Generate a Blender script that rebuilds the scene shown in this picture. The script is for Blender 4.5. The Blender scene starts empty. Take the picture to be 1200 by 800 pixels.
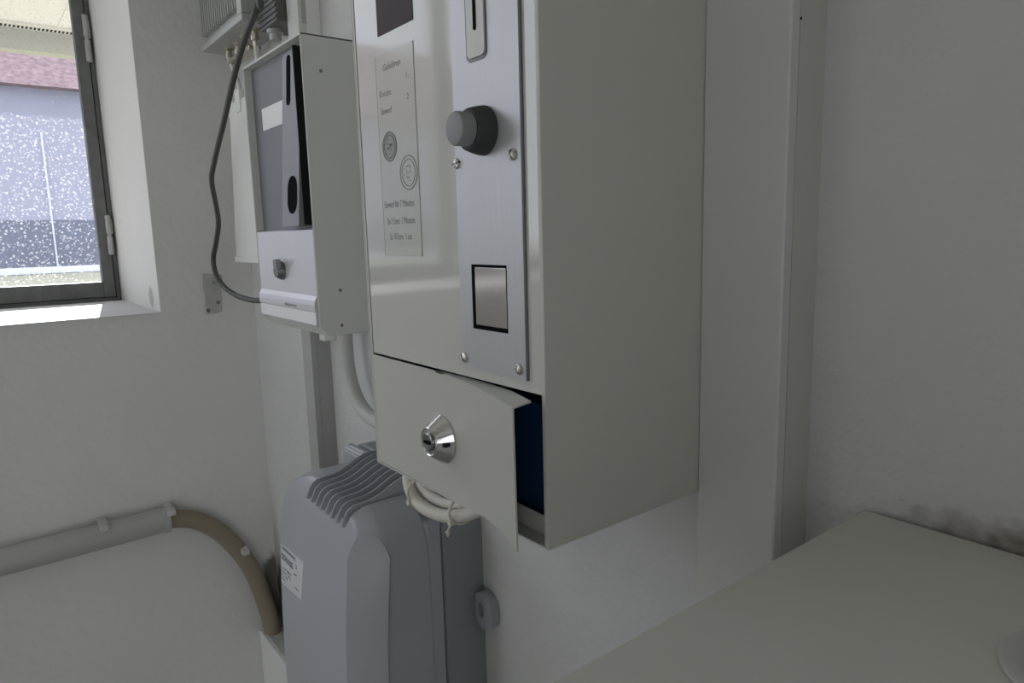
import bpy, bmesh, math, random
from mathutils import Vector, Matrix
random.seed(7)
H = 1.15            # eye height above the floor; coordinates below are given relative to eye level
S = bpy.context.scene
COL = S.collection

# ------------------------------------------------------------------ materials
def mat(name, col, rough=0.5, metal=0.0, bump=0.0, bscale=60.0, var=0.06, vscale=6.0, spec=0.5, stretch=None, coat=0.0):
    m = bpy.data.materials.new(name); m.use_nodes = True
    nt = m.node_tree; b = nt.nodes['Principled BSDF']
    b.inputs['Roughness'].default_value = rough
    b.inputs['Metallic'].default_value = metal
    b.inputs['Specular IOR Level'].default_value = spec
    b.inputs['Coat Weight'].default_value = coat
    tc = nt.nodes.new('ShaderNodeTexCoord'); mp = nt.nodes.new('ShaderNodeMapping')
    nt.links.new(tc.outputs['Object'], mp.inputs['Vector'])
    if stretch: mp.inputs['Scale'].default_value = stretch
    n = nt.nodes.new('ShaderNodeTexNoise'); n.inputs['Scale'].default_value = vscale; n.inputs['Detail'].default_value = 4
    nt.links.new(mp.outputs['Vector'], n.inputs['Vector'])
    mx = nt.nodes.new('ShaderNodeMix'); mx.data_type = 'RGBA'
    lo = [c*(1-var) for c in col]; hi = [min(1, c*(1+var)) for c in col]
    mx.inputs[6].default_value = (*lo, 1); mx.inputs[7].default_value = (*hi, 1)
    nt.links.new(n.outputs['Fac'], mx.inputs[0]); nt.links.new(mx.outputs[2], b.inputs['Base Color'])
    if bump > 0:
        n2 = nt.nodes.new('ShaderNodeTexNoise'); n2.inputs['Scale'].default_value = bscale; n2.inputs['Detail'].default_value = 5
        nt.links.new(mp.outputs['Vector'], n2.inputs['Vector'])
        bp = nt.nodes.new('ShaderNodeBump'); bp.inputs['Strength'].default_value = bump; bp.inputs['Distance'].default_value = 0.004
        nt.links.new(n2.outputs['Fac'], bp.inputs['Height']); nt.links.new(bp.outputs['Normal'], b.inputs['Normal'])
    m['col'] = mx.name
    return m

def add_blotch(m, col, center, size, nscale=40, soft=0.5, amount=0.9, rag=0.6):
    """a ragged stain of its own shape around a place in object space"""
    nt = m.node_tree; b = nt.nodes['Principled BSDF']
    src = b.inputs['Base Color'].links[0].from_socket
    tc = nt.nodes.new('ShaderNodeTexCoord')
    mp = nt.nodes.new('ShaderNodeMapping'); mp.vector_type = 'TEXTURE'
    mp.inputs['Location'].default_value = center; mp.inputs['Scale'].default_value = size
    nt.links.new(tc.outputs['Object'], mp.inputs['Vector'])
    ln = nt.nodes.new('ShaderNodeVectorMath'); ln.operation = 'LENGTH'
    nt.links.new(mp.outputs['Vector'], ln.inputs[0])
    n = nt.nodes.new('ShaderNodeTexNoise'); n.inputs['Scale'].default_value = nscale; n.inputs['Detail'].default_value = 6
    nt.links.new(tc.outputs['Object'], n.inputs['Vector'])
    ma = nt.nodes.new('ShaderNodeMath'); ma.operation = 'MULTIPLY_ADD'
    nt.links.new(n.outputs['Fac'], ma.inputs[0]); ma.inputs[1].default_value = rag*2
    nt.links.new(ln.outputs['Value'], ma.inputs[2])
    mr = nt.nodes.new('ShaderNodeMapRange')
    mr.inputs['From Min'].default_value = 1+rag-soft; mr.inputs['From Max'].default_value = 1+rag+soft
    mr.inputs['To Min'].default_value = amount; mr.inputs['To Max'].default_value = 0
    nt.links.new(ma.outputs['Value'], mr.inputs['Value'])
    mx = nt.nodes.new('ShaderNodeMix'); mx.data_type = 'RGBA'
    nt.links.new(mr.outputs['Result'], mx.inputs[0]); nt.links.new(src, mx.inputs[6]); mx.inputs[7].default_value = (*col, 1)
    nt.links.new(mx.outputs[2], b.inputs['Base Color'])

M = {}
M['plaster'] = mat('plaster', (.70,.70,.68), .85, bump=.5, bscale=45, var=.035, vscale=5)
M['plaster_rear'] = mat('plaster_rear', (.615,.615,.605), .8, bump=.9, bscale=42, var=.05, vscale=9)
M['reveal'] = mat('reveal', (.74,.74,.72), .85, bump=.3, bscale=30, var=.03)
M['sill'] = mat('sill_paint', (.62,.62,.62), .6, bump=.2, bscale=30, var=.06)
M['floor'] = mat('floor_screed', (.34,.34,.33), .6, bump=.2, bscale=30, var=.15)
M['ceiling'] = mat('ceiling_paint', (.74,.74,.72), .9, bump=.1)
M['cream'] = mat('cream_enamel', (.55,.55,.50), .32, var=.015, vscale=20, spec=.45)
M['cream_gloss'] = mat('cream_gloss_enamel', (.60,.60,.555), .07, var=.012, vscale=20, spec=.9)
M['cream_edge'] = mat('cream_edge', (.64,.64,.60), .3, var=.02)
M['greybeige'] = mat('grey_beige_enamel', (.64,.645,.61), .4, var=.02, vscale=20)
M['alu'] = mat('brushed_aluminium', (.52,.525,.535), .38, metal=.45, bump=.05, bscale=30, var=.04, stretch=(60,60,1.5), vscale=4)
M['alu_bar'] = mat('brushed_aluminium_bar', (.235,.245,.25), .42, metal=.35, var=.04, stretch=(60,60,1.5), vscale=4)
M['alu_side'] = mat('aluminium_edge', (.16,.165,.17), .4, metal=.5)
M['zinc'] = mat('zinc_screw', (.62,.60,.56), .25, metal=1, var=.1)
M['chrome'] = mat('chrome', (.66,.65,.63), .1, metal=1, var=.03)
M['chrome_dark'] = mat('worn_steel', (.28,.28,.28), .25, metal=1, var=.05)
M['steel_flap'] = mat('stainless_flap', (.55,.53,.51), .12, metal=.95, var=.04, stretch=(40,40,2))
M['black'] = mat('black_plastic', (.016,.016,.017), .6, spec=.15)
M['hole'] = mat('black_recess', (.006,.006,.007), .9, spec=.05)
M['rubber'] = mat('black_rubber', (.035,.037,.038), .6, var=.2)
M['button'] = mat('grey_button', (.25,.255,.26), .45)
M['display'] = mat('display_glass', (.040,.029,.028), .4, spec=.1)
M['sticker'] = mat('clear_sticker', (.545,.545,.49), .13, var=.02, spec=.8)
M['sticker_line'] = mat('sticker_edge', (.42,.42,.37), .4)
M['ink'] = mat('faded_ink', (.22,.22,.205), .6)
M['ink_light'] = mat('pale_ink', (.30,.30,.28), .4, var=.35, vscale=700)
M['ink_dark'] = mat('dark_ink', (.06,.06,.09), .6)
M['bluebox'] = mat('navy_metal', (.012,.045,.12), .45, var=.1)
M['plate'] = mat('pale_metal_panel', (.66,.67,.69), .35, metal=.3, var=.02)
M['bluegrey'] = mat('blue_grey_recess', (.16,.17,.182), .45, var=.05)
M['white_label'] = mat('white_label', (.82,.82,.82), .5, var=.02)
M['heater'] = mat('grey_plastic', (.375,.395,.425), .28, var=.025, bump=.06, bscale=900, spec=.5)
M['heater_rear'] = mat('grey_plastic_rear', (.27,.29,.30), .42, var=.03)
M['fin'] = mat('grey_plastic_fin', (.30,.325,.36), .36, var=.03)
M['paper'] = mat('paper_label', (.60,.60,.63), .6, var=.03)
M['pipe_grey'] = mat('grey_pvc', (.42,.42,.40), .5, var=.07, bump=.1, bscale=40)
M['pipe_beige'] = mat('tan_pipe', (.27,.225,.165), .5, var=.12, vscale=25, bump=.1)
M['pvc'] = mat('white_pvc', (.82,.82,.80), .25, var=.02)
M['pvc_grey'] = mat('pale_grey_pvc', (.52,.52,.50), .5, var=.05)
M['duct'] = mat('duct_pvc', (.62,.62,.60), .5, var=.02)
M['duct_side'] = mat('duct_cover_pvc', (.56,.56,.52), .5, var=.03)
M['trunk_grey'] = mat('aged_grey_pvc', (.40,.40,.385), .55, var=.08, vscale=20)
M['counter'] = mat('cabinet_laminate', (.62,.615,.56), .5, var=.03, vscale=9)
M['lid'] = mat('lid_plastic', (.52,.515,.475), .5)
M['cable_white'] = mat('cream_cable', (.62,.60,.53), .5)
M['cable_black'] = mat('dark_cable', (.055,.055,.05), .5)
M['coax'] = mat('white_coax', (.66,.66,.64), .4)
M['cast'] = mat('cast_aluminium', (.46,.465,.45), .45, metal=.3, bump=.15, bscale=150, var=.08, vscale=20)
M['cast_dark'] = mat('dark_cast_housing', (.115,.115,.11), .5, var=.08)
M['brass'] = mat('nickel_connector', (.55,.52,.42), .3, metal=1, var=.1)
M['winframe'] = mat('weathered_grey_frame', (.15,.155,.15), .6, metal=.05, bump=.9, bscale=60, var=.45, vscale=38)
M['bracket'] = mat('weathered_plate', (.46,.46,.44), .6, metal=.2, var=.15, vscale=50, bump=.3)
M['soffit'] = mat('soffit_boards', (.70,.68,.66), .7, var=.02)
M['vent'] = mat('vent_strip', (.62,.60,.55), .6)
M['fascia'] = mat('fascia', (.40,.40,.35), .6, var=.08)
M['house'] = mat('lavender_render', (.36,.365,.46), .9, var=.04, vscale=1)
M['house_base'] = mat('slate_band', (.13,.15,.22), .9, var=.15, vscale=2)
M['rooftile'] = mat('mottled_roof', (.31,.215,.225), .8, var=.8, vscale=7, bump=.6, bscale=5)
M['snow'] = mat('pale_kerb', (.72,.76,.86), .8)
M['grass'] = mat('dry_grass', (.37,.36,.25), .9, var=.25, vscale=2, bump=.4, bscale=20)

# stains that have a shape of their own
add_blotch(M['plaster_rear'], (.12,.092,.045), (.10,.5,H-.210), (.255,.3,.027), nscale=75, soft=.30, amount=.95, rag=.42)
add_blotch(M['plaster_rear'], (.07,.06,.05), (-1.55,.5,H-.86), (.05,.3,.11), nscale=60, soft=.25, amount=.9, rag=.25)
add_blotch(M['plaster_rear'], (.30,.29,.27), (-.085,.5,H+.175), (.05,.3,.02), nscale=60, soft=.5, amount=.5, rag=.5)
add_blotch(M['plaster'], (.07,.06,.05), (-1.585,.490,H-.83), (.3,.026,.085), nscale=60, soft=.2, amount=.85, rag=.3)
add_blotch(M['plaster'], (.36,.36,.34), (-1.665,.307,H-.118), (.022,.05,.022), nscale=60, soft=.15, amount=.75, rag=.3)

# dirty, rain-specked glass
g = bpy.data.materials.new('specked_glass'); g.use_nodes = True; nt = g.node_tree; nt.nodes.clear()
out = nt.nodes.new('ShaderNodeOutputMaterial'); tr = nt.nodes.new('ShaderNodeBsdfTransparent'); tr.inputs[0].default_value = (.95,.96,1,1)
gl = nt.nodes.new('ShaderNodeBsdfGlossy'); gl.inputs['Roughness'].default_value = .03
fr = nt.nodes.new('ShaderNodeFresnel'); fr.inputs[0].default_value = 1.25
tl = nt.nodes.new('ShaderNodeBsdfTranslucent'); tl.inputs[0].default_value = (.85,.86,.92,1)
tc = nt.nodes.new('ShaderNodeTexCoord')
def specks(scale, lo, hi):
    v = nt.nodes.new('ShaderNodeTexVoronoi'); v.inputs['Scale'].default_value = scale
    nt.links.new(tc.outputs['Object'], v.inputs['Vector'])
    r = nt.nodes.new('ShaderNodeMapRange'); r.inputs['From Min'].default_value = lo; r.inputs['From Max'].default_value = hi
    r.inputs['To Min'].default_value = 1; r.inputs['To Max'].default_value = 0
    nt.links.new(v.outputs['Distance'], r.inputs['Value'])
    # only some of the cells hold a drop
    s = nt.nodes.new('ShaderNodeSeparateColor'); nt.links.new(v.outputs['Color'], s.inputs[0])
    c = nt.nodes.new('ShaderNodeMath'); c.operation = 'GREATER_THAN'; c.inputs[1].default_value = .45
    nt.links.new(s.outputs[0], c.inputs[0])
    m = nt.nodes.new('ShaderNodeMath'); m.operation = 'MULTIPLY'
    nt.links.new(r.outputs['Result'], m.inputs[0]); nt.links.new(c.outputs[0], m.inputs[1]); return m.outputs[0]
a1 = specks(85, .10, .28); a2 = specks(160, .12, .34)
mxm = nt.nodes.new('ShaderNodeMath'); mxm.operation = 'MAXIMUM'; nt.links.new(a1, mxm.inputs[0]); nt.links.new(a2, mxm.inputs[1])
sc_ = nt.nodes.new('ShaderNodeMath'); sc_.operation = 'MULTIPLY_ADD'; sc_.inputs[1].default_value = .17; sc_.inputs[2].default_value = .014
nt.links.new(mxm.outputs[0], sc_.inputs[0])
m1 = nt.nodes.new('ShaderNodeMixShader'); nt.links.new(fr.outputs[0], m1.inputs[0]); nt.links.new(tr.outputs[0], m1.inputs[1]); nt.links.new(gl.outputs[0], m1.inputs[2])
m2 = nt.nodes.new('ShaderNodeMixShader'); nt.links.new(sc_.outputs[0], m2.inputs[0]); nt.links.new(m1.outputs[0], m2.inputs[1]); nt.links.new(tl.outputs[0], m2.inputs[2])
nt.links.new(m2.outputs[0], out.inputs[0]); M['glass'] = g

# ------------------------------------------------------------------ mesh helpers
def merge(bm, tmp):
    me = bpy.data.meshes.new('t'); tmp.to_mesh(me); tmp.free(); bm.from_mesh(me); bpy.data.meshes.remove(me)
def box(bm, x0, x1, y0, y1, z0, z1, bev=0.0, seg=2):
    t = bmesh.new(); bmesh.ops.create_cube(t, size=1)
    for v in t.verts:
        v.co = Vector((x0+(v.co.x+.5)*(x1-x0), y0+(v.co.y+.5)*(y1-y0), z0+(v.co.z+.5)*(z1-z0)))
    if bev: bmesh.ops.bevel(t, geom=t.edges[:], offset=bev, segments=seg, profile=.5, affect='EDGES')
    merge(bm, t)
def prism(bm, poly, axis, a0, a1, bev=0.0):
    t = bmesh.new()
    def P(p, a):
        return {'x': (a, p[0], p[1]), 'y': (p[0], a, p[1]), 'z': (p[0], p[1], a)}[axis]
    A = [t.verts.new(P(p, a0)) for p in poly]; B = [t.verts.new(P(p, a1)) for p in poly]
    t.faces.new(A); t.faces.new(B[::-1]); n = len(poly)
    for i in range(n): t.faces.new((A[i], B[i], B[(i+1) % n], A[(i+1) % n]))
    bmesh.ops.recalc_face_normals(t, faces=t.faces[:])
    if bev: bmesh.ops.bevel(t, geom=t.edges[:], offset=bev, segments=2, affect='EDGES')
    merge(bm, t)
def rotto(d):
    return Vector((0,0,1)).rotation_difference(Vector(d).normalized()).to_matrix().to_4x4()
def lathe(bm, c, d, prof, seg=32):
    """prof: (radius, height) pairs along direction d from c"""
    t = bmesh.new(); R = Matrix.Translation(Vector(c)) @ rotto(d); rings = []
    for r, h in prof:
        rings.append([t.verts.new(R @ Vector((r*math.cos(2*math.pi*i/seg), r*math.sin(2*math.pi*i/seg), h))) for i in range(seg)])
    for a, b in zip(rings, rings[1:]):
        for i in range(seg): t.faces.new((a[i], a[(i+1) % seg], b[(i+1) % seg], b[i]))
    t.faces.new(rings[0][::-1]); t.faces.new(rings[-1])
    bmesh.ops.recalc_face_normals(t, faces=t.faces[:]); merge(bm, t)
def spline(pts, n=8):
    P = [Vector(p) for p in pts]; P = [P[0]*2-P[1]] + P + [P[-1]*2-P[-2]]; o = []
    for i in range(1, len(P)-2):
        for k in range(n):
            u = k/n; a, b, c, d = P[i-1], P[i], P[i+1], P[i+2]
            o.append(.5*((2*b)+(c-a)*u+(2*a-5*b+4*c-d)*u*u+(3*b-a-3*c+d)*u**3))
    o.append(P[-2]); return o
def tube(bm, pts, r, seg=14, smooth=True, n=8):
    P = spline(pts, n) if smooth else [Vector(p) for p in pts]
    t = bmesh.new(); rings = []; up = None
    for i, p in enumerate(P):
        d = (P[min(i+1, len(P)-1)]-P[max(i-1, 0)]).normalized()
        if up is None:
            up = d.orthogonal().normalized()
        up = (up-d*up.dot(d)).normalized(); s = d.cross(up)
        rings.append([t.verts.new(p+(up*math.cos(2*math.pi*k/seg)+s*math.sin(2*math.pi*k/seg))*r) for k in range(seg)])
    for a, b in zip(rings, rings[1:]):
        for k in range(seg): t.faces.new((a[k], a[(k+1) % seg], b[(k+1) % seg], b[k]))
    t.faces.new(rings[0][::-1]); t.faces.new(rings[-1])
    bmesh.ops.recalc_face_normals(t, faces=t.faces[:]); merge(bm, t)
def hull(bm, polys):
    """stack of matching rings of 3-D points, capped at both ends"""
    t = bmesh.new(); rings = [[t.verts.new(p) for p in r] for r in polys]; n = len(rings[0])
    for a, b in zip(rings, rings[1:]):
        for k in range(n): t.faces.new((a[k], a[(k+1) % n], b[(k+1) % n], b[k]))
    t.faces.new(rings[0][::-1]); t.faces.new(rings[-1])
    bmesh.ops.recalc_face_normals(t, faces=t.faces[:]); merge(bm, t)
def text(bm, s, x, z, y, h, sx=1.0, shear=0.0, align='LEFT'):
    """flat lettering on a -Y facing surface; x, z = baseline start"""
    cu = bpy.data.curves.new('t', 'FONT'); cu.body = s; cu.size = h; cu.align_x = align; cu.shear = shear; cu.resolution_u = 3
    o = bpy.data.objects.new('t', cu); COL.objects.link(o)
    dg = bpy.context.evaluated_depsgraph_get(); dg.update()
    me = bpy.data.meshes.new_from_object(o.evaluated_get(dg))
    t = bmesh.new(); t.from_mesh(me)
    for v in t.verts: v.co = Vector((x+v.co.x*sx, y, z+v.co.y))
    # thin ink film
    r = bmesh.ops.extrude_face_region(t, geom=t.faces[:])
    for v in r['geom']:
        if isinstance(v, bmesh.types.BMVert): v.co.y -= .00012
    bpy.data.objects.remove(o); bpy.data.curves.remove(cu); bpy.data.meshes.remove(me)
    merge(bm, t)

# ------------------------------------------------------------------ object helpers
ORI = {}
def setp(o, label=None, cat=None, group=None, kind=None):
    if label: o['label'] = label
    if cat: o['category'] = cat
    if group: o['group'] = group
    if kind: o['kind'] = kind
    return o
def thing(name, base, label, cat, group=None):
    o = bpy.data.objects.new(name, None); COL.objects.link(o); o.empty_display_size = .05
    o.location = Vector(base)+Vector((0,0,H)); ORI[o.name] = Vector(base)
    return setp(o, label, cat, group)
def obj(name, bm, material, parent=None, base=(0,0,0), label=None, angle=35):
    """ONE mesh object; its shape is given relative to eye level"""
    org = ORI[parent.name] if parent else Vector(base)
    for v in bm.verts: v.co -= org
    me = bpy.data.meshes.new(name); bm.to_mesh(me); bm.free()
    for p in me.polygons: p.use_smooth = True
    me.set_sharp_from_angle(angle=math.radians(angle))
    me.materials.append(material)
    o = bpy.data.objects.new(name, me); COL.objects.link(o)
    wn = o.modifiers.new('weighted', 'WEIGHTED_NORMAL'); wn.keep_sharp = True; wn.weight = 80
    if parent: o.parent = parent
    else: o.location = org+Vector((0,0,H))
    ORI[o.name] = org
    if label: o['label'] = label
    return o
def B(*boxes, bev=0.0):
    bm = bmesh.new()
    for b in boxes: box(bm, *b, bev=bev)
    return bm
def L1(c, d, prof, seg=32):
    bm = bmesh.new(); lathe(bm, c, d, prof, seg); return bm
def struct(name, bm, m, base=(0,0,-H)):
    return setp(obj(name, bm, m, None, base), kind='structure')

# ------------------------------------------------------------------ the room
XL, YR, XR, YF = -1.585, .5, 1.75, -2.1      # left (window) wall, rear wall, right, front
FZ, CZ = -H, 1.35
W0, W1, WB, WT = -1.70, .307, -.148, 1.05      # window opening in y and z
DX0, DX1 = -1.55, -.88                       # unseen opening in the front wall, added to let in more light
DY0, DY1 = -2.0, -1.25                        # unseen opening in the right wall, added to brighten the right-facing sides
XO = -2.09                                   # outer face of the window wall
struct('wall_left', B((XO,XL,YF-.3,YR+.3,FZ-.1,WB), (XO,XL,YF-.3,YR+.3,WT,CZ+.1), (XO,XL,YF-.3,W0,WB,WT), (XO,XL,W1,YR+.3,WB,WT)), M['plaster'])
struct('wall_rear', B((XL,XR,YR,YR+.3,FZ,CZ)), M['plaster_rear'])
struct('wall_right', B((XR,XR+.2,YF,DY0,FZ,CZ), (XR,XR+.2,DY1,YR+.3,FZ,CZ), (XR,XR+.2,DY0,DY1,.98,CZ)), M['plaster'])
struct('wall_front', B((XL,DX0,YF-.2,YF,FZ,CZ), (DX1,XR+.2,YF-.2,YF,FZ,CZ), (DX0,DX1,YF-.2,YF,.95,CZ)), M['plaster'])
struct('wall_added_blocker', B((-.84,.25,-1.06,-1.0,FZ,CZ)), M['plaster'])  # unseen wall, added to keep the front opening's light off the rear wall's right
struct('wall_added_side_blocker', B((.75,.80,-.52,YR,FZ,.85)), M['plaster'])  # unseen wall, added to shade the rear wall above the cabinet
struct('floor', B((XL,XR+.2,YF-.2,YR,FZ-.1,FZ)), M['floor'])
struct('ceiling', B((XL,XR+.2,YF-.2,YR+.3,CZ,CZ+.12)), M['ceiling'])

# sill board, slightly worn
bm = B((-2.0,XL+.004,W0,W1,WB,WB+.003)); struct('trim_1', bm, M['sill'], (-1.8,-.2,WB))

# window: a fixed frame, sashes with their panes
XF = -2.03
def make_window(name, w0, w1, mid):
    win = thing(name, (XF,(w0+w1)/2,WB), None, None); win['kind'] = 'structure'
    fr_y0, fr_y1, fr_z0, fr_z1 = w0, w1-.001, WB, WT
    obj('window_frame', B((XF-.045,XF-.031,fr_y0,fr_y0+.022,fr_z0,fr_z1), (XF-.045,XF-.031,fr_y1-.018,fr_y1,fr_z0,fr_z1), (XF-.031,XF-.006,fr_y0,fr_y0+.010,fr_z0,fr_z1), (XF-.031,XF-.006,fr_y1-.010,fr_y1,fr_z0,fr_z1), (XF-.031,XF-.006,fr_y0+.0105,fr_y1-.0105,fr_z0,fr_z0+.0105),
        (XF-.045,XF-.031,fr_y0+.0225,fr_y1-.0185,fr_z0,fr_z0+.018), (XF-.045,XF-.031,fr_y0+.0225,fr_y1-.0185,fr_z1-.02,fr_z1), bev=.001), M['winframe'], win)
    for (ya, yb) in ((mid+.002,fr_y1-.012), (fr_y0+.012,mid-.002)):
        sz0, sz1 = fr_z0+.012, fr_z1-.012
        bm = B((XF-.03,XF,ya,ya+.03,sz0,sz1), (XF-.03,XF,yb-.026,yb,sz0,sz1), (XF-.03,XF,ya+.0302,yb-.0262,sz0,sz0+.039), (XF-.03,XF,ya+.0302,yb-.0262,sz1-.036,sz1), bev=.002)
        sash = obj('sash', bm, M['winframe'], win)
        obj('pane', B((XF-.018,XF-.014,ya+.026,yb-.022,sz0+.032,sz1-.032)), M['glass'], sash)
    return win
win = make_window('window_1', W0, W1, -.735)
for z0, L in ((.49,.11), (.02,.10)):
    bm = bmesh.new()
    lathe(bm, (XF+.008,W1-.014,z0-L/2), (0,0,1), [(.003,0),(.0065,.002),(.0065,L*.46),(.0045,L*.47),(.0045,L*.53),(.0065,L*.54),(.0065,L-.002),(.003,L)], 14)
    box(bm, XF-.004, XF+.006, W1-.018, W1-.004, z0+L*.02, z0+L*.4, .002)
    obj('hinge', bm, M['bracket'], win)

# ------------------------------------------------------------------ outside
G = .45-H      # outdoor ground (given from eye level: outside lies higher than the room's floor)
gr = struct('ground_outside', B((-60,XO,-40,40,G-.3,G)), M['grass'], (-20,0,G))
EY = -.06       # where the overhang ends
ea = thing('roof_eave', (-2.5,0,.66), 'white boarded roof overhang with grey fascia outside the window', 'eave')
bm = B((-2.74,XO,EY,4,.69,.72))
for y in (.322,1.3): box(bm, -2.74, XO, y-.003, y+.003, .687, .69)
obj('soffit', bm, M['soffit'], ea)
bm = B((-2.80,-2.74,EY,4,.683,.72))
obj('vent_strip', bm, M['vent'], ea)
bm = bmesh.new()
for k in range(75):
    y = -.04+k*.011
    box(bm, -2.79, -2.765, y, y+.0055, .6815, .683)
hl = obj('vent_holes', bm, M['hole'], ea)
bm = B((-2.84,-2.80,EY,4,.630,.74)); box(bm, -2.86, -2.80, EY, 4, .618, .630)
obj('fascia', bm, M['fascia'], ea)
obj('roof_covering', B((-2.9,-2.0,EY,4,.74,.80)), M['rooftile'], ea)

hs = thing('neighbouring_house', (-22,0,G), 'pale lavender house with a mottled reddish roof beyond the grass', 'house')
obj('wall', B((-30,-22,-16,22,.63,4.05)), M['house'], hs)
obj('plinth_band', B((-30,-21.96,-16,22,G,.63)), M['house_base'], hs)
for y in (-9,-4,1,6,11):
    obj('downpipe', L1((-21.93,y+.9,G), (0,0,1), [(.022,0),(.022,1.55),(.022,3.55)], 10), M['snow'], hs)
bm = bmesh.new(); prism(bm, [(-21.6,3.95),(-26,7.4),(-30.4,3.95)], 'y', -16.5, 22.5); obj('roof', bm, M['rooftile'], hs)
kb = obj('garden_kerb', B((-20.6,-20.0,-16,22,G,G+.16), bev=.05), M['snow'], None, (-20.3,0,G))
setp(kb, 'long pale kerb between the grass and the house', 'kerb')

# ------------------------------------------------------------------ the large coin machine
mx0, mx1, my0, my1, mz0, mz1 = -.5915, -.339, .2909, .5, -.2158, .36
mc = thing('coin_machine', (-.465,.5,mz0), 'large cream coin operated machine with its bottom door pried open', 'coin machine')
t_ = .0018
bm = bmesh.new()
box(bm, mx1-t_, mx1, my0-.0005, my1, mz0, mz1, .0008); box(bm, mx0, mx0+t_, my0-.0005, my1, mz0, mz1, .0008)
box(bm, mx0+t_, mx1-t_, my1-t_, my1, mz0+t_, mz1-t_); box(bm, mx0+t_, mx1-t_, my0+.003, my1-t_, mz1-t_, mz1)
box(bm, mx0+t_, mx1-t_, my0-.0005, my1-t_, mz0, mz0+t_, .0005)
# inner lips of the side walls and the upstand behind the cash door
box(bm, mx1-.0042, mx1-t_-.0001, my0, my0+.010, mz0+t_, mz1-.002); box(bm, mx0+t_+.0001, mx0+.0042, my0, my0+.010, mz0+t_, mz1-.002)
box(bm, mx0+.0045, mx1-.0045, my0+.012, my0+.0135, mz0+t_, mz0+.016)
box(bm, mx1-.0075, mx1-.0043, my0+.011, my0+.0125, -.20, -.128)
obj('body', bm, M['cream'], mc)
fz0 = -.1078
bm = B((mx0+.006,mx1-.0036,my0,my0+.002,fz0,mz1-.002), bev=.0007)
box(bm, mx0+.006, mx1-.004, my0+.001, my0+.016, fz0+.0006, fz0+.002)
obj('front_panel', bm, M['cream_gloss'], mc)
# backing behind the groove so the joints read dark
obj('inner_bulkhead', B((mx0+.002,mx1-.002,my0+.017,my0+.0185,fz0,mz1-.003), (mx0+.002,mx1-.002,my0+.0185,my1-.003,fz0,fz0+.0015)), M['black'], mc)
obj('display_window', B((-.5445,-.4870,my0-.0006,my0+.0004,.163,.199)), M['display'], mc)
bm = B((-.5455,-.486,my0-.0004,my0+.0004,.162,.163), (-.5455,-.5445,my0-.0004,my0+.0004,.162,.2))
# tariff sticker
sx0, sx1, sz0, sz1 = -.5515, -.4885, -.0172, .148
stk = obj('tariff_sticker', B((sx0,sx1,my0-.0004,my0+.0002,sz0,sz1)), M['sticker'], mc, label='yellowed transparent tariff sticker')
bm = bmesh.new(); e = .0005
for b in ((sx0,sx0+e,sz0,sz1), (sx1-e,sx1,sz0,sz1), (sx0,sx1,sz0,sz0+e), (sx0+.004,sx1-.004,sz0+.0095,sz0+.010)):
    box(bm, b[0], b[1], my0-.00055, my0-.0003, b[2], b[3])
obj('sticker_border', bm, M['sticker_line'], stk)
ty = my0-.0004
bm = bmesh.new(); text(bm, 'Gebühren', -.540, .1345, ty, .0075, 1.0, .35); obj('printed_line', bm, M['ink'], stk)
bm = bmesh.new(); text(bm, 'Kosten:', -.5475, .1145, ty, .0075, .9, .2); obj('printed_line', bm, M['ink'], stk)
bm = bmesh.new(); text(bm, '1,-', -.502, .1225, ty, .007, 1); obj('printed_line', bm, M['ink'], stk)
bm = bmesh.new(); text(bm, 'Einwurf', -.5455, .1005, ty, .0075, .8); obj('printed_line', bm, M['ink'], stk)
bm = bmesh.new(); text(bm, '2', -.5015, .1065, ty, .007, 1); obj('printed_line', bm, M['ink'], stk)
bm = bmesh.new(); text(bm, 'Einwurf für 7 Minuten', -.5485, .0235, ty, .0082, .70); obj('printed_line', bm, M['ink'], stk)
bm = bmesh.new(); text(bm, '2x 1 Euro  7 Minuten', -.5445, .0095, ty, .0080, .68); obj('printed_line', bm, M['ink'], stk)
bm = bmesh.new(); text(bm, '2x 10 Euro  1 aus', -.5415, -.0035, ty, .0078, .68); obj('printed_line', bm, M['ink'], stk)
def coin(cx, cz, r, name, m1, m2):
    bm = bmesh.new(); lathe(bm, (cx,my0-.0004,cz), (0,-1,0), [(r,0),(r,.00015)], 40)
    o = obj(name, bm, m2, stk)
    bm = bmesh.new()
    for rr in (r, r*.78):
        tube(bm, [(cx+rr*math.cos(a*math.pi/24), my0-.0005, cz+rr*math.sin(a*math.pi/24)) for a in range(49)], .0005, 5, False)
    # a plain relief pattern, no design
    for k in range(14):
        a = random.uniform(0, 6.28); q = random.uniform(.1,.65)*r
        box(bm, cx+q*math.cos(a)-.001, cx+q*math.cos(a)+.001, my0-.0007, my0-.0005, cz+q*math.sin(a)-.0006, cz+q*math.sin(a)+.0006)
    obj('coin_outline', bm, m1, o)
coin(-.5335, .0735, .0118, 'coin_picture', M['ink'], M['ink_light'])
coin(-.5040, .0500, .0135, 'coin_picture', M['ink_light'], M['sticker'])
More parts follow.
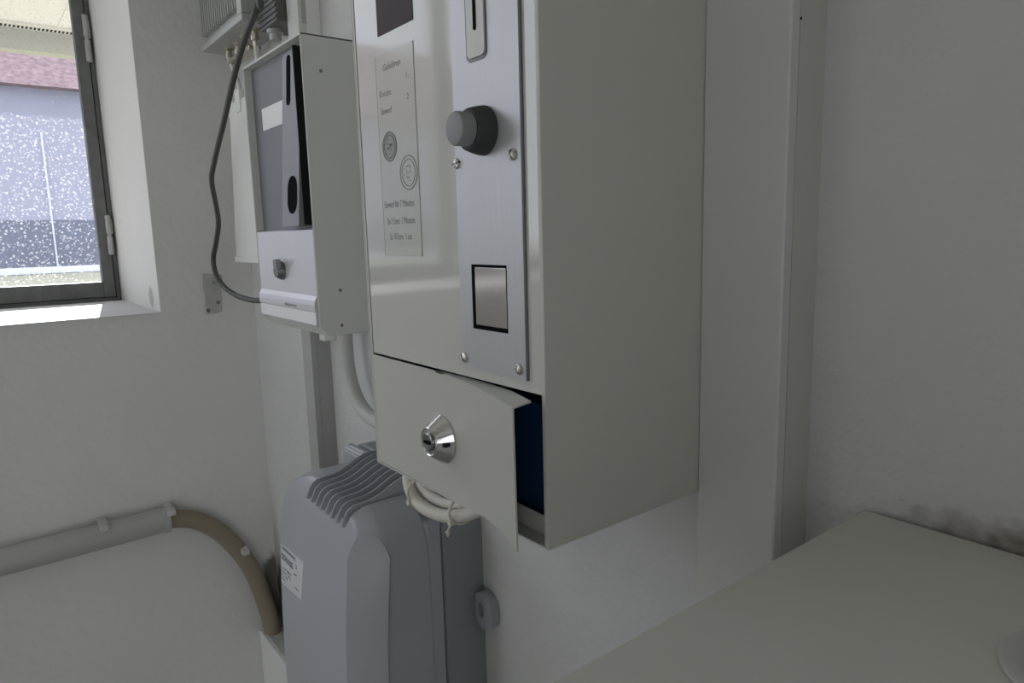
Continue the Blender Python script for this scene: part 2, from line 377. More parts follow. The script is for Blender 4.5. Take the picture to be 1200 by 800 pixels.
# brushed plate with slot, button, return flap
px0, px1, pz0, pz1 = -.4325, -.3567, -.0995, .24
bm = bmesh.new(); yt = my0-.0024
fx0, fx1, fzz0, fzz1 = -.4168, -.3750, -.0690, -.0220
box(bm, px0, fx0, yt, my0, pz0, pz1); box(bm, fx1, px1, yt, my0, pz0, pz1)
box(bm, fx0, fx1, yt, my0, pz0, fzz0); box(bm, fx0, fx1, yt, my0, fzz1, pz1)
bmesh.ops.remove_doubles(bm, verts=bm.verts[:], dist=1e-5)
pl = obj('front_plate', bm, M['alu'], mc, label='brushed aluminium plate')
obj('plate_edge_shade', B((px1,px1+.0010,yt+.0004,my0,pz0,pz1)), M['alu_side'], pl)  # dark strip putting the shadow at the plate's right edge into colour
for (sx, sz) in ((-.4303,.0502), (-.3644,.0501), (-.4291,-.0923), (-.3636,-.0923)):
    sc = obj('screw', L1((sx,yt+.0002,sz), (0,-1,0), [(.0040,0),(.0040,.0006),(.0034,.0018),(.0018,.0026),(.0004,.0028)], 20), M['zinc'], mc)
    a = random.uniform(0,3); dx, dz = math.cos(a)*.003, math.sin(a)*.003
    bm = bmesh.new(); tube(bm, [(sx-dx,yt-.0024,sz-dz),(sx+dx,yt-.0024,sz+dz)], .0005, 6, False); obj('screw_slot', bm, M['chrome_dark'], sc)
# coin slot
def rrect(cx, cz, w, h, r, n=6):
    P = []
    for (ox, oz, a0) in ((w/2-r,h/2-r,0),(-w/2+r,h/2-r,90),(-w/2+r,-h/2+r,180),(w/2-r,-h/2+r,270)):
        for k in range(n+1):
            a = math.radians(a0+90*k/n); P.append((cx+ox+r*math.cos(a), cz+oz+r*math.sin(a)))
    return P
bm = bmesh.new(); prism(bm, rrect(-.4017,.1625,.0236,.0936,.005), 'y', yt-.0006, yt+.0005); obj('slot_surround', bm, M['alu_side'], mc)
bm = bmesh.new(); prism(bm, rrect(-.4010,.1625,.0200,.0895,.0042), 'y', yt-.0016, yt); se = obj('coin_slot', bm, M['cream_edge'], mc)
bm = bmesh.new(); prism(bm, rrect(-.4008,.163,.0030,.0565,.0014), 'y', yt-.0022, yt-.0012); obj('slot_opening', bm, M['hole'], se)
# push button
bc = (-.3965, yt, .0690)
bt = obj('button_collar', L1(bc, (0,-1,0), [(.0165,0),(.0165,.002),(.0158,.006),(.0140,.0125),(.0128,.0135),(.0118,.0135)], 36), M['rubber'], mc, label='black rubber button collar')
obj('button_cap', L1((bc[0],bc[1]-.012,bc[2]), (0,-1,0), [(.0112,0),(.0112,.0105),(.0104,.0120),(.0085,.0128),(.001,.0128)], 36), M['button'], bt, label='grey push button cap')
# coin return: dark recess and hinged steel flap
rr = obj('coin_return', B((fx0,fx1,my0+.0003,my0+.0016,fzz0,fzz1), (fx0+.0001,fx0+.0036,yt-.0002,my0+.0002,fzz0+.0001,fzz1-.0001), (fx0+.0037,fx1-.0001,yt-.0002,my0+.0002,fzz1-.0019,fzz1-.0001), (fx0+.0037,fx1-.0001,yt-.0002,my0+.0002,fzz0+.0001,fzz0+.0030), (fx1-.0009,fx1-.0001,yt-.0002,my0+.0002,fzz0+.0031,fzz1-.0020)), M['hole'], mc)
obj('return_flap', B((fx0+.0038,fx1-.0011,yt-.0001,yt+.0012,fzz0+.0032,fzz1-.0021), bev=.0004), M['steel_flap'], mc, label='stainless steel return flap')
# bent cash door
tl_, tr_ = (-.5862,-.1098), (-.3440,.2660,-.1116)
def doorpt(u, v):
    """u: 0 hinge .. 1 free edge, v: 0 bottom .. 1 top"""
    xb = -.418+(-.462+.418)*v            # slanting bend line
    ub = (xb+.5862)/(.2435)
    top_free = Vector((-.3425,.2650,-.1110)); bot_free = Vector((-.3500,.2715,-.2142))
    free = bot_free.lerp(top_free, v)
    bend = Vector((xb, my0-.0004, -.2142+(.1045)*v)); hinge = Vector((-.5862, my0-.0004, -.2132+.1035*v))
    if u <= ub: return hinge.lerp(bend, u/ub)
    k = (u-ub)/(1-ub); p = bend.lerp(free, k); p.y += .004*math.sin(k*math.pi)*.6; return p
bm = bmesh.new(); NU, NV = 40, 10
F = [[bm.verts.new(doorpt(i/NU, j/NV)) for i in range(NU+1)] for j in range(NV+1)]
K = [[bm.verts.new(doorpt(i/NU, j/NV)+Vector((0,.0014,0))) for i in range(NU+1)] for j in range(NV+1)]
for j in range(NV):
    for i in range(NU):
        bm.faces.new((F[j][i],F[j][i+1],F[j+1][i+1],F[j+1][i])); bm.faces.new((K[j][i],K[j+1][i],K[j+1][i+1],K[j][i+1]))
for i in range(NU):
    bm.faces.new((F[0][i],K[0][i],K[0][i+1],F[0][i+1])); bm.faces.new((F[NV][i],F[NV][i+1],K[NV][i+1],K[NV][i]))
for j in range(NV):
    bm.faces.new((F[j][0],F[j+1][0],K[j+1][0],K[j][0])); bm.faces.new((F[j][NU],K[j][NU],K[j+1][NU],F[j+1][NU]))
# folded top flange of the free end
ys = 18; t = bmesh.new(); A = []; Bv = []
for i in range(ys, NU+1):
    p = doorpt(i/NU, 1); k = (i-ys)/(NU-ys); w = .0015+.0155*min(1, k*1.35)
    q = p+Vector((-.0015*k, w, .0012*k)); A.append((p, q))
for (p, q), (p2, q2) in zip(A, A[1:]):
    v = [t.verts.new(c) for c in (p, p2, q2, q)]; w_ = [t.verts.new(c-Vector((0,0,.0013))) for c in (p, p2, q2, q)]
    t.faces.new(v); t.faces.new(w_[::-1])
    for a, b in ((0,1),(1,2),(2,3),(3,0)): t.faces.new((v[a], w_[a], w_[b], v[b]))
bmesh.ops.remove_doubles(t, verts=t.verts[:], dist=1e-6); merge(bm, t)
bmesh.ops.recalc_face_normals(bm, faces=bm.faces[:])
dr = obj('cash_door', bm, M['cream'], mc, label='bent cash box door standing ajar', angle=25)
lk = (-.4700, my0-.0004, -.1655)
lo = obj('lock', L1(lk, (0,-1,0), [(.0205,0),(.0205,.0016),(.0195,.0030),(.0125,.0128),(.0115,.0135),(.0105,.0128),(.0098,.0128)], 40), M['chrome'], dr, label='round chrome lock')
obj('lock_core', L1((lk[0],lk[1]-.0118,lk[2]), (0,-1,0), [(.0078,0),(.0078,.0024),(.0066,.0030),(.0052,.0026),(.001,.0026)], 28), M['chrome_dark'], lo)
obj('keyhole', B((lk[0]-.0045,lk[0]+.0045,lk[1]-.0153,lk[1]-.0140,lk[2]-.0011,lk[2]+.0011)), M['hole'], lo)
obj('lock_stop', B((lk[0]+.0125,lk[0]+.0185,lk[1]-.0095,lk[1]-.0035,lk[2]-.0016,lk[2]+.0014)), M['black'], lo)

# the blue cash box inside
bm = B((-.575,-.352,.312,.325,-.2139,-.122), (-.575,-.572,.312,.48,-.2139,-.122), (-.355,-.352,.312,.48,-.2139,-.122), (-.575,-.352,.477,.48,-.2139,-.122), (-.575,-.352,.312,.48,-.2139,-.211), bev=.001)
cb = obj('cash_box', bm, M['bluebox'], None, (-.463,.39,-.2139))
setp(cb, 'dark navy cash box inside the pried open coin machine door', 'cash box')

# wire bundle under the machine
cbn = thing('cable_bundle', (-.60,.38,mz0), 'cream cable loop tied with a plastic strap under the large coin machine', 'cable')
for (dy, dz, r) in ((0,0,.0070), (.012,.009,.0055)):
    bm = bmesh.new()
    tube(bm, [(-.600,.44+dy,-.232+dz*.3),(-.668,.405+dy,-.250+dz),(-.687,.38+dy,-.270+dz),(-.676,.372+dy,-.290+dz),(-.645,.37+dy,-.3005+dz),(-.598,.372+dy,-.2965+dz),(-.545,.375+dy,-.2740+dz),(-.515,.38+dy,-.243+dz*.5),(-.50,.385+dy,-.217)], r, 12)
    obj('cable_strand', bm, M['cable_white'], cbn)
for (x, z, a) in ((-.664,-.2895,.5), (-.578,-.2855,0)):
    bm = bmesh.new(); P = [(x, .378+.0165*math.cos(k*math.pi/8), z+.001+.0150*math.sin(k*math.pi/8)) for k in range(17)]
    tube(bm, P, .0017, 8, False); box(bm, x-.003, x+.003, .3605, .367, z-.012, z-.006, .001)
    if not a: tube(bm, [(x,.363,z-.010),(x-.002,.360,z-.020)], .0014, 6, False); lathe(bm, (x-.002,.360,z-.018), (0,0,-1), [(.001,0),(.003,.001),(.001,.006)], 8)
    obj('cable_tie', bm, M['cable_white'], cbn)

# ------------------------------------------------------------------ the small coin box
sm = thing('coin_box', (-.99,.5,-.131), 'smaller coin box with a grey recessed front on the wall by the window', 'coin machine')
ax0, ax1, ay0, az1 = -1.105, -.8772, .36, .2537
bm = bmesh.new(); w = .003
side = [(ay0,az1),(ay0,-.119),(ay0+.013,-.1315),(YR,-.1315),(YR,az1)]
prism(bm, side, 'x', ax1-w, ax1, .0008); prism(bm, side, 'x', ax0, ax0+w, .0008)
box(bm, ax0, ax1, ay0, YR, az1-w, az1, .0008); box(bm, ax0, ax1, YR-w, YR, -.131, az1)
prism(bm, [(ay0+.0005,-.1185),(ay0+.013,-.1315),(YR,-.1315),(YR,-.1285),(ay0+.015,-.1285),(ay0+.0025,-.1185)], 'x', ax0+w, ax1-w)
obj('housing', bm, M['greybeige'], sm)
obj('recess_panel', B((ax0+w,ax1-w,.3716,.374,.006,az1-w)), M['bluegrey'], sm, label='blue grey recessed panel')
obj('label', B((-1.068,-.973,.3709,.3717,.1585,.1895)), M['white_label'], sm, label='white paper label')
obj('label_edge', B((-1.0695,-1.068,.3707,.3717,.1580,.1895)), M['black'], sm)
# wedge-shaped coin slot bar
bm = bmesh.new(); prism(bm, [(.3716,.246),(.3700,.246),(.3522,.0160),(.3716,.0160)], 'x', -.967, -.906); 
br = obj('slot_bar', bm, M['alu_bar'], sm, label='brushed aluminium coin slot bar')
def on_bar(z): return .3700-(.246-z)/(.246-.016)*.0178
def inset(cx, cz, w_, h_, r, name, m):
    bm = bmesh.new(); P = rrect(cx, cz, w_, h_, r, 10); t = bmesh.new()
    A = [t.verts.new((x, on_bar(z)-.0006, z)) for x, z in P]; Bq = [t.verts.new((x, on_bar(z)+.001, z)) for x, z in P]
    t.faces.new(A); t.faces.new(Bq[::-1])
    for i in range(len(P)): t.faces.new((A[i], Bq[i], Bq[(i+1) % len(P)], A[(i+1) % len(P)]))
    bmesh.ops.recalc_face_normals(t, faces=t.faces[:]); merge(bm, t); obj(name, bm, m, br)
inset(-.9440, .2085, .0135, .065, .0066, 'coin_slot', M['hole'])
inset(-.9290, .0575, .0330, .050, .0163, 'finger_hole', M['hole'])
obj('bar_side_shade', B((-.906,-.9045,.3600,.3716,.017,.244)), M['black'], sm)  # black strip standing in for shade on the bar's side away from the window
# lower panel with folded nose and lock
bm = bmesh.new()
prism(bm, [(.3605,.0105),(.372,.0125),(.372,-.119),(.3598,-.119),(.3572,-.1150),(.3585,-.0990),(.3560,-.0970),(.3558,-.0890),(.3570,-.0830),(.3605,-.0770)], 'x', ax0+w+.0005, ax1-w-.0012, .0005)
lp = obj('lower_panel', bm, M['plate'], sm, label='pale metal lower panel')
obj('nose_strip', B((-1.100,-.8825,.3570,.3590,-.1155,-.0990)), M['white_label'], lp)
bm = bmesh.new(); text(bm, 'MÜNZAUTOMAT', -.990, -.0955, .3557, .0050, 1.2); obj('printed_text', bm, M['ink'], lp)
kk = (-1.003,.3605,-.0460)
lk2 = obj('lock', L1(kk, (0,-1,0), [(.0135,0),(.0135,.002),(.0115,.006),(.0095,.010),(.0085,.010)], 28), M['alu_side'], lp, label='dark round lock with a grey lever')
obj('lock_lever', B((-1.0010,-.9880,kk[1]-.0145,kk[1]-.006,-.0430,-.0290), bev=.002), M['button'], lk2)
for (y, z) in ((.3844,.2098), (.3919,-.0709), (.3911,-.1183)):
    obj('rivet', L1((ax1-.0002,y,z), (1,0,0), [(.0022,0),(.0022,.0004),(.001,.0010)], 14), M['chrome_dark'], sm)

# conduit from the small box to the big one
bm = bmesh.new(); tube(bm, [(-1.040,.468,-.1300),(-1.040,.468,-.180),(-1.034,.468,-.222),(-1.010,.468,-.258),(-.970,.468,-.2775),(-.90,.468,-.281),(-.72,.468,-.281),(-.60,.468,-.277),(-.560,.468,-.255),(-.553,.468,-.2155)], .0115, 16)
cd = obj('conduit', bm, M['pvc_grey'], None, (-1.04,.468,-.13)); setp(cd, 'pale grey conduit bending from the smaller coin box towards the larger one', 'conduit')

# dark cable from above into the small box
bm = bmesh.new(); tube(bm, [(-1.15,.42,1.349),(-1.152,.41,.9),(-1.1175,.40,0.3966),(-1.1297,.40,0.3633),(-1.1547,.40,0.3446),(-1.2028,.40,0.3235),(-1.2701,.40,0.2802),(-1.3497,.40,0.2163),(-1.4380,.40,0.1489),(-1.4669,.40,0.1155),(-1.4525,.40,0.0685),(-1.4466,.40,0.0319),(-1.4768,.40,-0.0063),(-1.5054,.40,-0.0374),(-1.4970,.40,-0.0686),(-1.4501,.40,-0.0910),(-1.3759,.40,-0.1049),(-1.2953,.40,-0.1092),(-1.2384,.40,-0.1073),(-1.150,.40,-.1005),(-1.1055,.40,-.1005)], .0050, 12)
ck = obj('power_cable', bm, M['cable_black'], None, (-1.25,.40,.27)); setp(ck, 'thin dark cable curving down beside the window into the smaller coin box', 'cable')

# ------------------------------------------------------------------ grey finned unit below
ht = thing('wall_heater', (-.85,.5,-.76), 'grey plastic ribbed heater below the machines with a white label', 'heater')
def yfront(z):
    T = [(-.76,.3145),(-.68,.3130),(-.56,.3150),(-.48,.3185),(-.42,.3240),(-.385,.3285),(-.365,.3325),(-.356,.3355),(-.350,.3385),(-.342,.3430),(-.335,.3480),(-.331,.3550),(-.3295,.3650)]
    if z <= T[0][0]: return T[0][1]
    for (a, b), (c, d) in zip(T, T[1:]):
        if z <= c: return b+(d-b)*(z-a)/(c-a)
    return T[-1][1]
def xin(z):          # how far the shoulders draw in towards the top
    T = [(-.76,0),(-.42,.002),(-.385,.005),(-.368,.010),(-.356,.018),(-.350,.026),(-.342,.042),(-.335,.064),(-.331,.082),(-.3295,.098)]
    for (a, b), (c, d) in zip(T, T[1:]):
        if z <= c: return b+(d-b)*(z-a)/(c-a)
    return T[-1][1]
hx0, hx1 = -1.008, -.7175
rings = []
for z in (-.76,-.70,-.62,-.56,-.50,-.45,-.42,-.40,-.385,-.375,-.368,-.362,-.356,-.350,-.346,-.342,-.338,-.335,-.333,-.331,-.3295):
    y, q = yfront(z), xin(z); s = max(.2, 1-q/.11)
    c = [(hx0+q,.4172),(hx0+q,y+.034*s+.002),(hx0+q+.003,y+.022*s),(hx0+q+.013,y+.005*s),(hx0+q+.019,y),
         (hx1-q-.026,y),(hx1-q-.017,y+.005*s),(hx1-q-.003,y+.025*s),(hx1-q,y+.036*s+.002),(hx1-q,.4172)]
    rings.append([(a, b, z) for a, b in c])
prof = [(.3300,-.3535),(.3322,-.3480),(.3362,-.3390),(.3405,-.3335),(.347,-.3300),(.360,-.3288),(.3725,-.3278),(.382,-.3250),(.3905,-.3217),(.400,-.3168),(.4097,-.3121),(.4206,-.3085),(.4290,-.3080),(.455,-.3080)]
def cut(bm, cutter):
    """bm minus cutter"""
    oo = []
    for b in (bm, cutter):
        me = bpy.data.meshes.new('c'); b.to_mesh(me); b.free(); o = bpy.data.objects.new('c', me); COL.objects.link(o); oo.append(o)
    md = oo[0].modifiers.new('b', 'BOOLEAN'); md.operation = 'DIFFERENCE'; md.object = oo[1]; md.solver = 'EXACT'
    dg = bpy.context.evaluated_depsgraph_get(); dg.update()
    me = bpy.data.meshes.new_from_object(oo[0].evaluated_get(dg)); out = bmesh.new(); out.from_mesh(me)
    for o in oo: m_ = o.data; bpy.data.objects.remove(o); bpy.data.meshes.remove(m_)
    bpy.data.meshes.remove(me); return out
bm = bmesh.new(); hull(bm, rings)
well = bmesh.new(); prism(well, [(.3345,-.352),(.352,-.352),(.380,-.350),(.400,-.345),(.440,-.340),(.440,-.28),(.325,-.28),(.325,-.352)], 'x', -.9005, -.7775)
bm = cut(bm, well)
cov = obj('front_cover', bm, M['heater'], ht, angle=28)
# raised corner strip
for sgn in (1,):
    rs = []
    for i, z in enumerate((-.758,-.70,-.62,-.56,-.50,-.45,-.42,-.40,-.385,-.372,-.362,-.357)):
        y = yfront(z); q = xin(z); e = .0050*min(1, (i < 11)*1.0+.1); k = 1 if z < -.372 else (.75 if z < -.364 else (.45 if z < -.36 else .2))
        cx, cy = hx1-q-.0135, y+.016
        def pt(x, yy): return ((x if sgn > 0 else hx0+hx1-x), yy, z)
        rs.append([pt(cx-.0140*k, cy-.0175*k), pt(cx-.0125*k, cy-.0175*k-e*1.2), pt(cx+.009*k, cy+.004*k-e*.7), pt(cx+.0135*k+e, cy+.019*k-e*.3), pt(cx+.0130*k, cy+.021*k), pt(cx-.002, cy+.002)])
    bm = bmesh.new(); hull(bm, rs); obj('corner_strip', bm, M['heater'], cov, angle=28)
    bm = bmesh.new(); tube(bm, [(hx1-xin(z)-.0283+(.004 if z > -.39 else 0), yfront(z)-.0006, z) for z in (-.757,-.68,-.60,-.54,-.48,-.43,-.40,-.385)], .0019, 8); obj('corner_shade_line', bm, M['heater_rear'], cov)  # thin dark tube drawing in the shaded step along the strip's inner edge
# groove and rear housing
obj('side_band', B((hx0+.003,hx1-.0022,.4174,.4366,-.76,-.361), bev=.0025), M['heater'], ht)
bm = bmesh.new()
def rearring(y, d): 
    a, b, zt = hx0+.004+d, hx1-.002-d, -.3095-d
    P = [(a,-.76),(a,-.40),(a+.004,-.382),(a+.014,-.372),(a+.022,-.345),(a+.03,-.326),(a+.05,zt-.004),(a+.07,zt), (b-.07,zt-.003),(b-.05,zt-.012),(b-.03,-.345),(b-.012,-.358),(b-.003,-.368),(b,-.385),(b,-.76)]
    return [(x, y, z) for x, z in P]
hull(bm, [rearring(.436,.006), rearring(.440,0), rearring(.500,0)])
obj('rear_housing', bm, M['heater_rear'], ht)
bm = bmesh.new(); prism(bm, [(.4180,-.345),(.436,-.345),(.436,-.3125),(.424,-.3125),(.4180,-.318)], 'x', -.966, -.9035, .0025); obj('rear_step', bm, M['heater'], ht)
bot = [(.455,-.3250),(.436,-.3420),(.400,-.3480),(.380,-.3520),(.352,-.3540),(.338,-.3560)]
for k in range(8):
    x = -.895+k*.01614; dz = -.0006*k
    bm = bmesh.new(); prism(bm, [(y, z+dz) for y, z in prof+bot], 'x', x-.0012, x+.0012, .0004)
    obj('fin', bm, M['heater'], cov)
# type label
ly = lambda z: yfront(z)-.0006
bm = bmesh.new(); q = [(-.9790,-.4480),(-.8985,-.4450),(-.9080,-.5060),(-.9830,-.5090)]
q = [(-.9865,-.4485),(-.8985,-.445),(-.9070,-.5045),(-.9865,-.5090)]
hull(bm, [[(x, ly(z)+.0008, z) for x, z in q], [(x, ly(z), z) for x, z in q]]); lb = obj('type_label', bm, M['paper'], cov, label='white printed type label')
def label_line(txt, x, z, h, sx, m, name='printed_line'):
    bm = bmesh.new(); text(bm, txt, x, z, ly(z)-.0002, h, sx); obj(name, bm, m, lb)
label_line('ELEKTROWARME', -.980, -.4545, .0068, 1.0, M['ink_dark'])
label_line('STRUUS', -.982, -.4705, .0140, .92, M['ink_dark'], 'printed_name')
label_line('3', -.9265, -.4655, .0095, 1, M['ink_dark'])
label_line('GmbH', -.9335, -.4760, .0042, 1, M['ink_dark'])
for i, q in enumerate(('Typ  WK 2000 W', 'Nr. 230 V  50 Hz', 'IP 24  1999', 'IP X4')):
    label_line(q, -.982, -.4835-.0062*i, .0050, 1.05, M['ink'])
label_line('2,0 kW', -.932, -.4960, .0046, 1.0, M['ink'])
# mounting lug at the wall side
bm = bmesh.new()
P = rrect(-.704,-.4955,.040,.050,.0195,8); Q = rrect(-.7085,-.4965,.012,.020,.0058,8)
t = bmesh.new(); n = len(P)
va = [[t.verts.new((x,y,z)) for x, z in R] for R in (P, Q) for y in (.486,.4995)]
for i in range(n):
    j = (i+1) % n
    t.faces.new((va[0][i],va[0][j],va[2][j],va[2][i])); t.faces.new((va[1][i],va[3][i],va[3][j],va[1][j]))
    t.faces.new((va[0][i],va[1][i],va[1][j],va[0][j])); t.faces.new((va[2][i],va[2][j],va[3][j],va[3][i]))
bmesh.ops.recalc_face_normals(t, faces=t.faces[:]); merge(bm, t); obj('mounting_lug', bm, M['heater'], ht)

# ------------------------------------------------------------------ ducts and pipes
dt = thing('cable_duct', (-.304,.5,FZ), 'wide white vertical wall duct beside the large coin machine', 'duct')
dx0, dx1, dy0 = -.3389, -.2694, .4535
obj('duct_base', B((dx0+.001,dx1-.0004,dy0+.012,.5,FZ,CZ)), M['duct_side'], dt)
bm = bmesh.new(); prism(bm, [(dx0,dy0+.0105),(dx0,dy0+.0012),(dx0+.0012,dy0),(dx1-.0012,dy0),(dx1,dy0+.0012),(dx1,dy0+.0105)], 'z', FZ, CZ); obj('duct_cover', bm, M['duct'], dt)
bm = bmesh.new(); lathe(bm, (dx1-.0006,dy0+.0118,.1385), (1,0,0), [(.001,0),(.001,.0008)], 10); obj('notch', bm, M['hole'], dt)

# narrow ducts further along the wall
dn = thing('cable_duct', (-1.2,.5,-.9), 'narrow grey vertical duct on the wall between the smaller coin box and the heater', 'duct')
obj('duct_base', B((-1.2165,-1.1775,.474,.5,-.9,-.02)), M['trunk_grey'], dn)
obj('duct_cover', B((-1.2180,-1.1770,.4631,.474,-.9,-.158), bev=.0012), M['trunk_grey'], dn)
obj('coupling', B((-1.2240,-1.172,.4570,.4995,-.158,-.02), bev=.0015), M['trunk_grey'], dn)
obj('clip', B((-1.172,-1.150,.478,.4995,-.180,-.168), bev=.001), M['pvc'], dn)
du = thing('cable_duct', (-1.15,.5,.18), 'narrow white vertical duct rising above the smaller coin box', 'duct')
obj('duct_base', B((-1.172,-1.130,.475,.5,.18,CZ)), M['pvc'], du)
obj('duct_cover', B((-1.1745,-1.1275,.462,.4755,.18,CZ), bev=.001), M['duct'], du)
obj('cover_joint', B((-1.129,-1.1268,.468,.475,.34,CZ)), M['trunk_grey'], du)
dw = thing('cable_trunking', (-1.41,.5,-.043), 'glossy white trunking in the room corner behind the smaller coin box', 'duct')
bm = bmesh.new(); hull(bm, [[(-1.488,.44,-.043),(-1.33,.44,-.043),(-1.33,.4995,-.043),(-1.488,.4995,-.043)], [(-1.449,.44,.262),(-1.31,.44,.262),(-1.31,.4995,.262),(-1.449,.4995,.262)]])
bmesh.ops.bevel(bm, geom=bm.edges[:], offset=.003, segments=2, affect='EDGES'); obj('cover', bm, M['pvc'], dw)
obj('end_cap', B((-1.4905,-1.328,.438,.4995,-.046,-.034), bev=.002), M['pvc'], dw)
obj('cable_clip', B((-1.452,-1.425,.4385,.46,.235,.268), bev=.003), M['pvc'], dw)
obj('cable_clip', B((-1.40,-1.372,.436,.46,.238,.280), bev=.003), M['pvc'], dw)
# coax cables between the amplifier and the trunking
for (pts, lbl) in (([(-1.468,.455,.355),(-1.455,.455,.335),(-1.437,.458,.30),(-1.43,.462,.255)], 'white aerial cable below the finned amplifier, nearer the window'),
                   ([(-1.312,.455,.345),(-1.310,.455,.320),(-1.318,.456,.290),(-1.345,.462,.255)], 'white aerial cable below the finned amplifier, nearer the coin box')):
    bm = bmesh.new(); tube(bm, pts, .0045, 10); o = obj('aerial_cable', bm, M['coax'], None, pts[-1]); setp(o, lbl, 'cable')

# boxed-in ledge low on the rear wall and the bent pipe
lg = thing('pipe_boxing', (-1.2,.5,FZ), 'cream boxed ledge low on the wall behind the heater', 'boxing')
obj('front_board', B((XL+.001,-.60,.4476,.458,FZ,-.919), bev=.0015), M['pvc'], lg)
obj('top_board', B((XL+.001,-.60,.458,.4995,-.932,-.9205), bev=.001), M['duct_side'], lg)
pp = thing('water_pipe', (XL,.1,-.58), 'thick grey and tan pipe bending down on the wall below the window', 'pipe')
px = XL+.030
bm = bmesh.new(); tube(bm, [(px,-1.6,-.600),(px,-.8,-.592),(px,0,-.5835),(px,.274,-.580)], .0262, 24)
lathe(bm, (px,.262,-.5803), (0,1,.012), [(.0262,0),(.0275,.001),(.0275,.013),(.020,.014)], 24)
obj('grey_sleeve', bm, M['pipe_grey'], pp, label='grey straight pipe length')
bm = bmesh.new(); qx = XL+.024; tube(bm, [(px,.245,-.5808),(qx+.003,.275,-.582),(qx,.3262,-.5997),(qx,.3708,-.6375),(qx,.4103,-.6954),(qx,.4393,-.7612),(qx,.4572,-.8313),(qx,.4685,-.890),(qx,.4715,-.934)], .0190, 24)
obj('tan_bend', bm, M['pipe_beige'], pp, label='tan bent pipe end')
for (y, z, a) in ((.155,-.5555,.1), (.278,-.557,0), (.419,-.690,.9)):
    bm = bmesh.new(); box(bm, XL+.001, XL+.046, y-.008, y+.008, z, z+.004, .0015); box(bm, XL+.040, XL+.056, y-.008, y+.008, z-.010, z+.003, .002)
    obj('pipe_clip', bm, M['pvc_grey'], pp, label='small pale clip')

# ------------------------------------------------------------------ bracket plate beside the window
bk = thing('wall_plate', (XL,.417,-.112), 'weathered screwed plate on the wall right of the window sill', 'plate')
bm = bmesh.new(); P = [(.3945,-.0700),(.4350,-.0745),(.4345,-.100),(.4300,-.104),(.4280,-.1530),(.4150,-.1570),(.3935,-.1570),(.3950,-.112),(.3915,-.104)]
hull(bm, [[(XL+.0001,y,z) for y, z in P], [(XL+.005,y,z) for y, z in P]]); bmesh.ops.bevel(bm, geom=bm.edges[:], offset=.001, segments=1, affect='EDGES')
box(bm, XL+.004, XL+.0075, .396, .432, -.104, -.099, .001)
obj('plate', bm, M['bracket'], bk)
for y, z in ((.417,-.0895), (.4215,-.1335), (.4000,-.1490)):
    obj('screw', L1((XL+.004,y,z), (1,0,0), [(.0042,0),(.0042,.0015),(.001,.0022)], 14), M['chrome_dark'], bk)

# ------------------------------------------------------------------ aerial equipment top left
am = thing('aerial_amplifier', (-1.39,.5,.385), 'grey cast aluminium finned amplifier at the top of the corner', 'amplifier')
bm = B((-1.522,-1.266,.4300,.4995,.383,.70), bev=.002); box(bm, -1.523, -1.265, .4180, .4993, .371, .3828, .002); box(bm, -1.290, -1.2655, .4185, .4302, .3832, .70, .001)
obj('housing', bm, M['cast'], am)
for k in range(17):
    x = -1.512+k*.0132
    obj('cooling_fin', B((x-.0016,x+.0016,.4190,.4310,.398,.70), bev=.0008), M['cast'], am)
for x, y in ((-1.47,.455), (-1.425,.46), (-1.37,.455), (-1.312,.455)):
    bm = bmesh.new()
    lathe(bm, (x,y,.3715), (0,0,-1), [(.0095,0),(.0095,.004),(.0062,.005),(.0062,.012),(.0082,.012),(.0082,.020),(.0055,.021),(.0050,.030)], 12)
    obj('connector', bm, M['brass'], am)
bm = B((-1.46,-1.33,.448,.472,.340,.348), bev=.002); obj('earthing_bar', bm, M['brass'], am)
dbx = thing('junction_box', (-1.2,.5,.35), 'dark grey ribbed box between the amplifier and the white duct', 'junction box')
obj('housing', B((-1.262,-1.178,.446,.4995,.353,.70), bev=.003), M['cast_dark'], dbx)
for k in range(6):
    z = .360+k*.0085
    obj('rib', B((-1.2635,-1.1765,.4435,.4480,z-.0018,z+.0018), bev=.0006), M['cast_dark'], dbx)
obj('cover', B((-1.250,-1.205,.4405,.447,.405,.70), bev=.002), M['cast'], dbx)
obj('cable_gland', L1((-1.235,.463,.356), (0,0,-1), [(.014,0),(.014,.008),(.010,.010),(.010,.020),(.006,.022)], 12), M['cast'], dbx)

# ------------------------------------------------------------------ cabinet at the lower right
cz = -.206; cx0, cx1, cy0, cy1 = -.2227, .62, -.02, .4945
ca = thing('low_cabinet', (.2,.24,FZ), 'low cream cabinet with a plain flat top against the stained wall', 'cabinet')
obj('cabinet_top', B((cx0,cx1,cy0,cy1,cz-.022,cz), bev=.0015), M['counter'], ca)
obj('carcass', B((cx0+.012,cx1-.012,cy0+.03,cy1-.004,FZ+.09,cz-.022), (cx0+.03,cx1-.03,cy0+.07,cy1-.004,FZ,FZ+.09)), M['counter'], ca)
for a, b in ((cx0+.014,.197), (.201,cx1-.014)):
    d = obj('door', B((a,b,cy0+.012,cy0+.03,FZ+.10,cz-.03), bev=.002), M['counter'], ca)
    bm = bmesh.new(); hx = b-.04 if a < 0 else a+.04
    tube(bm, [(hx,cy0+.013,cz-.10),(hx,cy0-.012,cz-.105),(hx,cy0-.012,cz-.195),(hx,cy0+.013,cz-.20)], .005, 8); obj('handle', bm, M['chrome'], d)
ld = obj('round_lid', L1((-.060,.378,cz), (0,0,1), [(.0395,0),(.0410,.001),(.0410,.003),(.0390,.0042),(.034,.0042),(.0325,.0034),(.001,.0034)], 48), M['lid'], None, (-.06,.378,cz))
setp(ld, 'grey round lid lying on the low cabinet top at the right edge', 'lid')

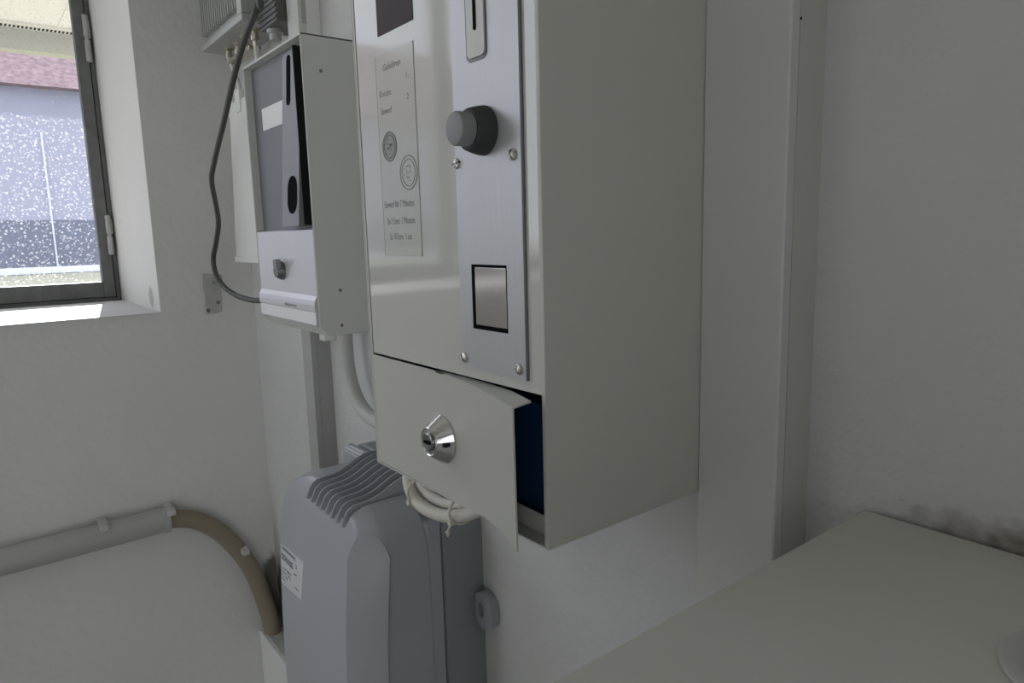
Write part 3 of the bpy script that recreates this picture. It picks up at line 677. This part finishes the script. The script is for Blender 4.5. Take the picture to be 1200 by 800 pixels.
# ------------------------------------------------------------------ light
Wd = bpy.data.worlds.new('sky'); S.world = Wd; Wd.use_nodes = True
nt = Wd.node_tree; bg = nt.nodes['Background']; bg.inputs[0].default_value = (.90,.94,1,1); bg.inputs[1].default_value = 1.9
sd = bpy.data.lights.new('sun', 'SUN'); sd.energy = 11.0; sd.angle = math.radians(.6); sd.color = (1,.95,.88)
so = bpy.data.objects.new('sun', sd); COL.objects.link(so)
el = math.radians(20.9); az = math.atan2(-.0509,.3236)
d = Vector((math.cos(el)*math.cos(az), math.cos(el)*math.sin(az), -math.sin(el)))
so.rotation_euler = d.to_track_quat('-Z','Y').to_euler(); so.location = (-8,1.5,5)
for nm, loc, rot, sx, sy in (('window_portal', (XO+.03,(W0+W1)/2,H+(WB+WT)/2), (0,-math.pi/2,0), WT-WB, W1-W0),
                             ('added_front_opening_portal', ((DX0+DX1)/2,YF-.1,H-.1), (math.pi/2,0,0), DX1-DX0, 2.1),
                             ('added_right_opening_portal', (XR+.1,(DY0+DY1)/2,H-.1), (0,math.pi/2,0), 2.1, DY1-DY0)):  # the last two portals serve the openings added for light
    pd = bpy.data.lights.new(nm, 'AREA'); pd.shape = 'RECTANGLE'; pd.size = sx; pd.size_y = sy; pd.cycles.is_portal = True
    po = bpy.data.objects.new(nm, pd); COL.objects.link(po); po.location = loc; po.rotation_euler = rot

# ------------------------------------------------------------------ camera
cam = bpy.data.cameras.new('camera'); cam.sensor_width = 36; cam.lens = 812.3386*36/1200; cam.clip_start = .01; cam.clip_end = 200
co = bpy.data.objects.new('camera', cam); COL.objects.link(co)
R = [(.61677571,.7867157,-.02580947), (.1065456,-.11592788,-.98752659), (-.77989471,.60633253,-.1553226)]
mw = Matrix.Identity(4)
for i in range(3):
    mw[i][0] = R[0][i]; mw[i][1] = -R[1][i]; mw[i][2] = -R[2][i]
mw[2][3] = H
co.matrix_world = mw
S.camera = co

S.view_settings.view_transform = 'Standard'; S.view_settings.look = 'None'; S.view_settings.gamma = 1
S.view_settings.use_curve_mapping = False
S.view_settings.exposure = 0.15
S.cycles.use_denoising = True
S.cycles.max_bounces = 12; S.cycles.diffuse_bounces = 8; S.cycles.transparent_max_bounces = 16
S.cycles.sample_clamp_indirect = 6
